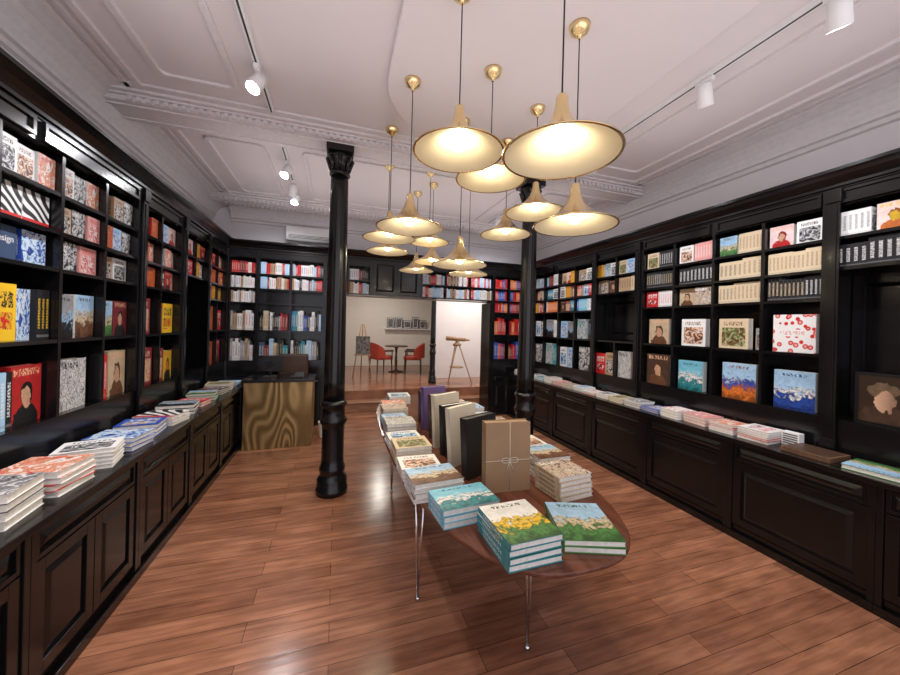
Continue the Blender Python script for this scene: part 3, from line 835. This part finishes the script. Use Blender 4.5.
# ---------------------------------------------------------------- pendants
outer=[(.226,.001),(.2355,-.001),(.238,.003),(.214,.015),(.178,.030),(.138,.050),(.098,.078),(.066,.110),(.043,.145),(.031,.180),(.026,.205),(.024,.235),(.019,.245),(.006,.25)]
inner=[(.228,.0015),(.205,.012),(.172,.026),(.132,.045),(.094,.071),(.062,.102),(.039,.136),(.027,.17),(.001,.173)]
mbo=MB(); mbo.lathe(outer,48,close=False); mo=mbo.mesh('shade',[M['brass']])
mbi=MB(); mbi.lathe(inner,48,close=False); mi=mbi.mesh('shade_lining',[M['shadein']])
mbb=MB(); mbb.lathe([(.004,.0),(.022,.006),(.036,.022),(.041,.042),(.036,.062),(.02,.085),(.014,.10),(.014,.12)],20); mbu=mbb.mesh('bulb',[M['bulb']])
def pendant(x,y,z):
    e=empty('pendant_lamp',(x,y,z)); top=CH-(.045 if (.3<x<2.1 and y<3.2) else 0)
    for nm,me in (('shade',mo),('shade_lining',mi),('bulb',mbu)):
        o=bpy.data.objects.new(nm,me); COL.objects.link(o); o.parent=e
        if nm=='bulb': o.location=(0,0,.012)
    mb=MB(); mb.cyl((0,0,.25),(0,0,top-z-.05),.0035,seg=8); mk(mb,'cord',[M['cord']],parent=e)
    mb=MB(); H=top-z-.0005
    mb.lathe([(.008,H-.075),(.012,H-.06),(.02,H-.055),(.035,H-.045),(.052,H-.03),(.058,H-.012),(.06,H)],28); mk(mb,'ceiling_canopy',[M['brass']],parent=e)
    l=bpy.data.lights.new('pendant_light','SPOT'); l.energy=8; l.color=(1,.86,.64); l.shadow_soft_size=.04; l.spot_size=math.radians(165); l.spot_blend=.5
    lo=bpy.data.objects.new('pendant_light',l); lo.location=(0,0,-.006); COL.objects.link(lo); lo.parent=e
    l=bpy.data.lights.new('bulb_glow','POINT'); l.energy=.75; l.color=(1,.87,.64); l.shadow_soft_size=.02
    lo=bpy.data.objects.new('bulb_glow',l); lo.location=(0,0,-.02); COL.objects.link(lo); lo.parent=e
    tag(e,'brass trumpet-shaped pendant lamp hanging on a black cord','lamp','brass pendant lamps over the table')
for p in [(.579,1.704,2.553),(.847,1.20,2.355),(.971,2.165,2.656),(1.478,2.41,2.567),(1.293,1.68,2.247),(.475,2.453,2.347),(.426,3.12,2.42),
          (1.484,2.93,2.517),(1.0,3.92,2.617),(.52,3.92,2.465),(.98,2.78,2.17),(1.125,4.25,2.453),(1.0,4.6,2.383),(1.5,3.92,2.28)]:
    pendant(*p)

# ---------------------------------------------------------------- track lights
def track(x,y0,y1,label):
    mb=MB(); mb.box(x-.018,x+.018,y0,y1,CH-.035,CH-.0005); mb.box(x-.006,x+.006,y0,y1,CH-.037,CH-.035,1)
    tag(mk(mb,'lighting_track',[M['whitem'],M['dark']]),label,'light track')
def spot(x,y,tgt,power,on=True,indicator=False):
    e=empty('track_spotlight',(x,y,CH-.037))
    mb=MB(); mb.box(-.017,.017,-.06,.06,-.03,-.0005); mk(mb,'adapter',[M['whitem']],parent=e,bevel=.003)
    mb=MB(); mb.cyl((0,0,-.03),(0,0,-.075),.008,seg=10); mk(mb,'stem',[M['whitem']],parent=e)
    piv=Vector((x,y,CH-.037-.10)); d=(Vector(tgt)-piv).normalized(); q=d.to_track_quat('-Z','Y')
    mb=MB(); mb.lathe([(.030,.07),(.045,.065),(.047,.0),(.050,-.07),(.050,-.079),(.045,-.079),(.042,-.07)],28)
    h=mk(mb,'lamp_head',[M['whitem']],parent=e); h.location=(0,0,-.10); h.rotation_mode='QUATERNION'; h.rotation_quaternion=q
    mb=MB(); mb.cyl((0,0,-.072),(0,0,-.0775),.042,seg=24)
    l=mk(mb,'lens',[M['spot'] if on else M['whitem']],parent=h)
    if indicator:
        mb=MB(); mb.lathe([(.001,-.012),(.008,-.01),(.011,0)],12,c=(0,-.1,-.02)); mk(mb,'indicator',[M['green_e']],parent=e)
    if on:
        L=bpy.data.lights.new('spot_light','SPOT'); L.energy=power; L.color=(.97,.96,1); L.spot_size=math.radians(105); L.spot_blend=.85; L.shadow_soft_size=.04
        lo=bpy.data.objects.new('spot_light',L); COL.objects.link(lo); lo.parent=h; lo.location=(0,0,-.09)
    tag(e,'white cylindrical spotlight clipped to ceiling track','spotlight','ceiling track spotlights')
track(-.57,-.8,3.25,'white ceiling track running toward the beam'); track(-.57,3.87,5.45,'white ceiling track beyond the beam')
track(2.4,-.8,3.25,'white ceiling track over the long shelves'); track(2.4,3.87,5.4,'white ceiling track over the long shelves')
for y,t,p in ((.4,(-1.6,1.6,1.3),75),(1.95,(-1.5,1.7,1.0),60),(2.72,(-1.15,1.75,1.5),75),(4.2,(-1.05,3.2,1.7),70),(4.75,(-.9,6,1.5),90),(5.1,(-.95,4.2,1.7),35)):  # out-of-view nearest head and the one aimed at end wall are added light
    spot(-.57,y,t,p)
for y,t,p in ((-.3,(3.4,.6,1.2),60),(1.07,(3.45,1.5,1.3),65),(1.75,(3.45,2.3,1.3),65),(2.9,(3.45,3.2,1.3),70),(4.3,(3.45,4.5,1.3),75),(5.0,(2.8,6,1.8),70)):  # nearest head is added behind the camera for extra light
    spot(2.4,y,t,p,indicator=(y==1.07))

mb=MB()
prof=[(.002,2.95),(.20,2.95),(.225,2.98),(.235,3.06),(.225,3.16),(.20,3.18),(.002,3.18)]
mb.extrude_profile(prof,-.80,-.10,lambda a,d,z:P('B',a,d,z))
e=mk(mb,'air_conditioner',[M['whitem']],bevel=.006); tag(e,'white wall-mounted air conditioner above the shelving','air conditioner')
mb=MB()
for k in range(3): wbox(mb,'B',-.76,-.14,.215+.004*k,.236,2.985+k*.02,2.991+k*.02)
mk(mb,'vent',[M['dark']],parent=e)

# ---------------------------------------------------------------- desk
de=empty('desk',(-.70,5.2,0))
mb=MB(); mb.box(-.41,.41,-.24,-.20,0,.86); mk(mb,'front_panel',[M['gold']],parent=de,bevel=.004)
for sx in (-1,1):
    mb=MB(); mb.box(sx*.41,sx*.37,-.20,.24,0,.86); mk(mb,'side_panel',[M['gold']],parent=de)
mb=MB(); mb.box(-.43,.43,-.26,.26,.86,.895); mk(mb,'desktop',[M['black']],parent=de,bevel=.004)
tag(de,'reception desk with rippled golden front and black top','desk')
e=empty('computer_monitor',(-.85,5.22,.896))
mb=MB(); mb.box(-.16,.16,-.012,.012,.07,.29); mk(mb,'display',[M['screen']],parent=e,bevel=.004)
mb=MB(); mb.cyl((0,.02,.01),(0,.02,.14),.015); mb.box(-.08,.08,-.05,.07,0,.01); mk(mb,'stand',[M['dark']],parent=e)
tag(e,'black computer monitor on the desk','monitor')
e=empty('telephone',(-.50,5.15,.896))
mb=MB(); mb.frustum((-.08,.08,0,.02),(-.08,.08,0,.06),'y',-.08,.08); mk(mb,'body',[M['dark']],parent=e,bevel=.003)
mb=MB(); mb.box(-.075,-.035,-.07,.07,.055,.08); mk(mb,'handset',[M['screen']],parent=e,bevel=.008)
tag(e,'black desk telephone on the desk','telephone')
def armchair(x,y,z,rot,mat,label,name='armchair'):
    e=empty(name,(x,y,z)); e.rotation_euler=(0,0,math.radians(rot))
    mb=MB(); mb.box(-.25,.25,-.25,.22,.36,.47); mk(mb,'seat',[mat],parent=e,bevel=.03)
    mb=MB(); n=10
    for k in range(n):
        a0=math.pi*(k/n); a1=math.pi*((k+1)/n)
        x0,y0,x1,y1=.27*math.cos(a0),.02+.25*math.sin(a0),.27*math.cos(a1),.02+.25*math.sin(a1)
        X0,Y0_,X1,Y1_=x0*1.17,.02+(y0-.02)*1.17,x1*1.17,.02+(y1-.02)*1.17
        def hh(t): return .62+.2*max(0,math.sin(math.pi*t))**.7
        b=len(mb.v); h0,h1=hh(k/n),hh((k+1)/n)
        mb.v+=[(x0,y0,.42),(x1,y1,.42),(X1,Y1_,.42),(X0,Y0_,.42),(x0,y0,h0),(x1,y1,h1),(X1,Y1_,h1),(X0,Y0_,h0)]
        for q in ((0,1,2,3),(7,6,5,4),(1,0,4,5),(3,2,6,7),(0,3,7,4),(2,1,5,6)): mb.face([b+i for i in q])
    mk(mb,'backrest',[mat],parent=e)
    for sx in (-1,1):
        mb=MB(); mb.box(sx*.29-.03,sx*.29+.03,-.22,.04,.58,.63); mb.cyl((sx*.29,-.19,.36),(sx*.29,-.19,.59),.016); mk(mb,'armrest',[M['brown_l']],parent=e,bevel=.008)
        for sy in (-.21,.2):
            mb=MB(); mb.cyl((sx*.22,sy,.37),(sx*.24,sy*1.08,0),.022,.012); mk(mb,'leg',[M['brown_l']],parent=e)
    tag(e,label,'chair')
armchair(1.15,9.5,HZ,-70+180,M['red_up'],'red upholstered armchair beside a small round table')
armchair(2.02,9.35,HZ,75+180,M['red_up'],'red upholstered armchair beside a small round table')
e=empty('office_chair',(-.62,5.62,0))
mb=MB(); mb.box(-.21,.21,-.10,.16,.44,.52); mk(mb,'seat',[M['brown_l']],parent=e,bevel=.03)
mb=MB(); mb.box(-.21,.21,.15,.22,.55,1.16); mk(mb,'backrest',[M['brown_l']],parent=e,bevel=.03)
mb=MB(); mb.cyl((0,.03,.07),(0,.03,.44),.025)
for k in range(5):
    a=2*math.pi*k/5+.3; mb.cyl((0,.03,.08),(.2*math.cos(a),.03+.2*math.sin(a),.05),.018,.012); mb.lathe([(.01,0),(.022,.01),(.022,.035),(.01,.045)],12,c=(.2*math.cos(a),.03+.2*math.sin(a),0))
mb.box(-.02,.02,.15,.18,.46,.6)
mk(mb,'swivel_base',[M['dark']],parent=e)
tag(e,'brown leather office chair behind the desk','chair')
e=empty('round_table',(1.58,9.55,HZ))
mb=MB(); mb.lathe([(.30,.70),(.32,.705),(.32,.725),(.30,.73)],32); mk(mb,'tabletop',[M['brown_l']],parent=e)
mb=MB(); mb.lathe([(.2,0),(.2,.02),(.05,.05),(.03,.1),(.04,.3),(.025,.5),(.04,.66),(.1,.70)],24); mk(mb,'pedestal',[M['brown_l']],parent=e)
tag(e,'small dark round table between red armchairs','table')
e=empty('wooden_tripod',(2.62,7.45,HZ))
for a in (100,220,340):
    r=math.radians(a); mb=MB(); dx,dy=math.cos(r),math.sin(r)
    for o_ in (-.02,.02):
        mb.cyl((dx*.05-dy*o_,dy*.05+dx*o_,.88),(dx*.36,dy*.36,0.01),.014,.010,8)
    mk(mb,'leg',[M['easelw']],parent=e)
mb=MB(); mb.lathe([(.02,.36),(.16,.365),(.16,.385),(.02,.39)],20); mk(mb,'spreader_tray',[M['easelw']],parent=e)
mb=MB(); mb.lathe([(.09,.86),(.1,.88),(.1,.90),(.05,.93),(.03,.97)],20); mk(mb,'tripod_head',[M['easelw']],parent=e)
mb=MB(); mb.cyl((-.26,0,1.03),(.20,0,1.0),.05,.04,20); mb.cyl((.20,0,1.0),(.30,0,.993),.022,.022,14); mk(mb,'telescope_tube',[M['easelw']],parent=e)
tag(e,'wooden tripod carrying a brass-coloured telescope tube','tripod')
e=empty('easel',(.62,8.8,HZ))
mb=MB(); mb.cyl((-.22,0,0),(-.04,.1,1.3),.014); mb.cyl((.22,0,0),(.04,.1,1.3),.014); mb.cyl((0,.5,0),(0,.1,1.3),.014); mb.box(-.2,.2,-.03,.04,.52,.55)
mk(mb,'frame',[M['easelw']],parent=e)
mb=MB(); mb.box(-.17,.17,-.005,.012,.55,1.0); mk(mb,'drawing',[M['sketch']],parent=e)
tag(e,'wooden easel holding a dark charcoal drawing','easel')
mb=MB(); mb.box(1.45,3.0,10.95,11.099,1.50,1.53); o=mk(mb,'picture_ledge',[M['whitem']]); tag(o,'white picture ledge on the far wall','shelf')
random.seed(3)
xx=1.5
for i in range(5):
    w_=random.uniform(.2,.30); h_=random.uniform(.25,.40)
    mb=MB(); mb.box(-w_/2,w_/2,-.01,.01,0,h_); mb.box(-w_/2+.02,w_/2-.02,-.013,-.01,.02,h_-.02,1); mb.box(-w_/2+.035,w_/2-.035,-.015,-.013,.04,h_-.04,2)
    o=mk(mb,'framed_picture',[M['dark'],M['paper'],M['sketch']],(xx+w_/2,11.0,1.5305)); tag(o,'framed monochrome picture standing on white ledge','picture','framed pictures on the ledge'); xx+=w_+.03
mb=MB(); mb.lathe([(.055,0),(.06,.01),(.075,.22),(.078,.225),(.07,.225),(.055,.02)],20)
o=mk(mb,'waste_bin',[M['whitem']],(-.15,5.3,0)); tag(o,'small white waste bin beside the golden desk','bin')

def ceil_lamp(x,y,p):
    e=empty('ceiling_light',(x,y,3.0))
    mb=MB(); mb.lathe([(.12,-.03),(.14,-.025),(.15,-.0005)],28); mk(mb,'housing',[M['whitem']],parent=e)
    mb=MB(); mb.lathe([(.10,-.036),(.11,-.031)],28); mk(mb,'diffuser',[M['diff']],parent=e)
    L=bpy.data.lights.new('hall_light','AREA'); L.shape='DISK'; L.size=.22; L.energy=p; L.color=(1,.93,.83)
    lo=bpy.data.objects.new('hall_light',L); COL.objects.link(lo); lo.parent=e; lo.location=(0,0,-.045)
    tag(e,'round white ceiling light in the rear room','ceiling light','rear room ceiling lights')
ceil_lamp(1.2,7.6,27); ceil_lamp(1.2,9.6,27); ceil_lamp(3.2,7.4,34)
def ceiling_fill(x,y,sx,sy,z,p):  # added area lamp with no fixture, aimed up to brighten the ceiling
    L=bpy.data.lights.new('added_ceiling_fill','AREA'); L.shape='RECTANGLE'; L.size=sx; L.size_y=sy; L.energy=p; L.color=(1,.95,.96)
    lo=bpy.data.objects.new('added_ceiling_fill',L); COL.objects.link(lo); lo.location=(x,y,z); lo.rotation_euler=(math.radians(180),0,0)
ceiling_fill(.94,.9,4.4,3.6,2.86,25); ceiling_fill(.94,4.5,4.2,2.0,2.88,14)

# ---------------------------------------------------------------- world & camera
w=bpy.data.worlds.new('world'); S.world=w; w.use_nodes=True
bg=w.node_tree.nodes['Background']; bg.inputs[0].default_value=(.92,.89,.97,1); bg.inputs[1].default_value=1.3
cd=bpy.data.cameras.new('camera'); cam=bpy.data.objects.new('camera',cd); COL.objects.link(cam)
cd.sensor_width=36; cd.lens=345/900*36; cd.shift_y=-11.5/900; cd.clip_start=.05
cam.matrix_world=Matrix.Translation((0,0,1.65))@Matrix.Rotation(math.radians(-18.13),4,'Z')@Matrix.Rotation(math.radians(90),4,'X')@Matrix.Rotation(math.radians(1.5),4,'Z')
S.camera=cam
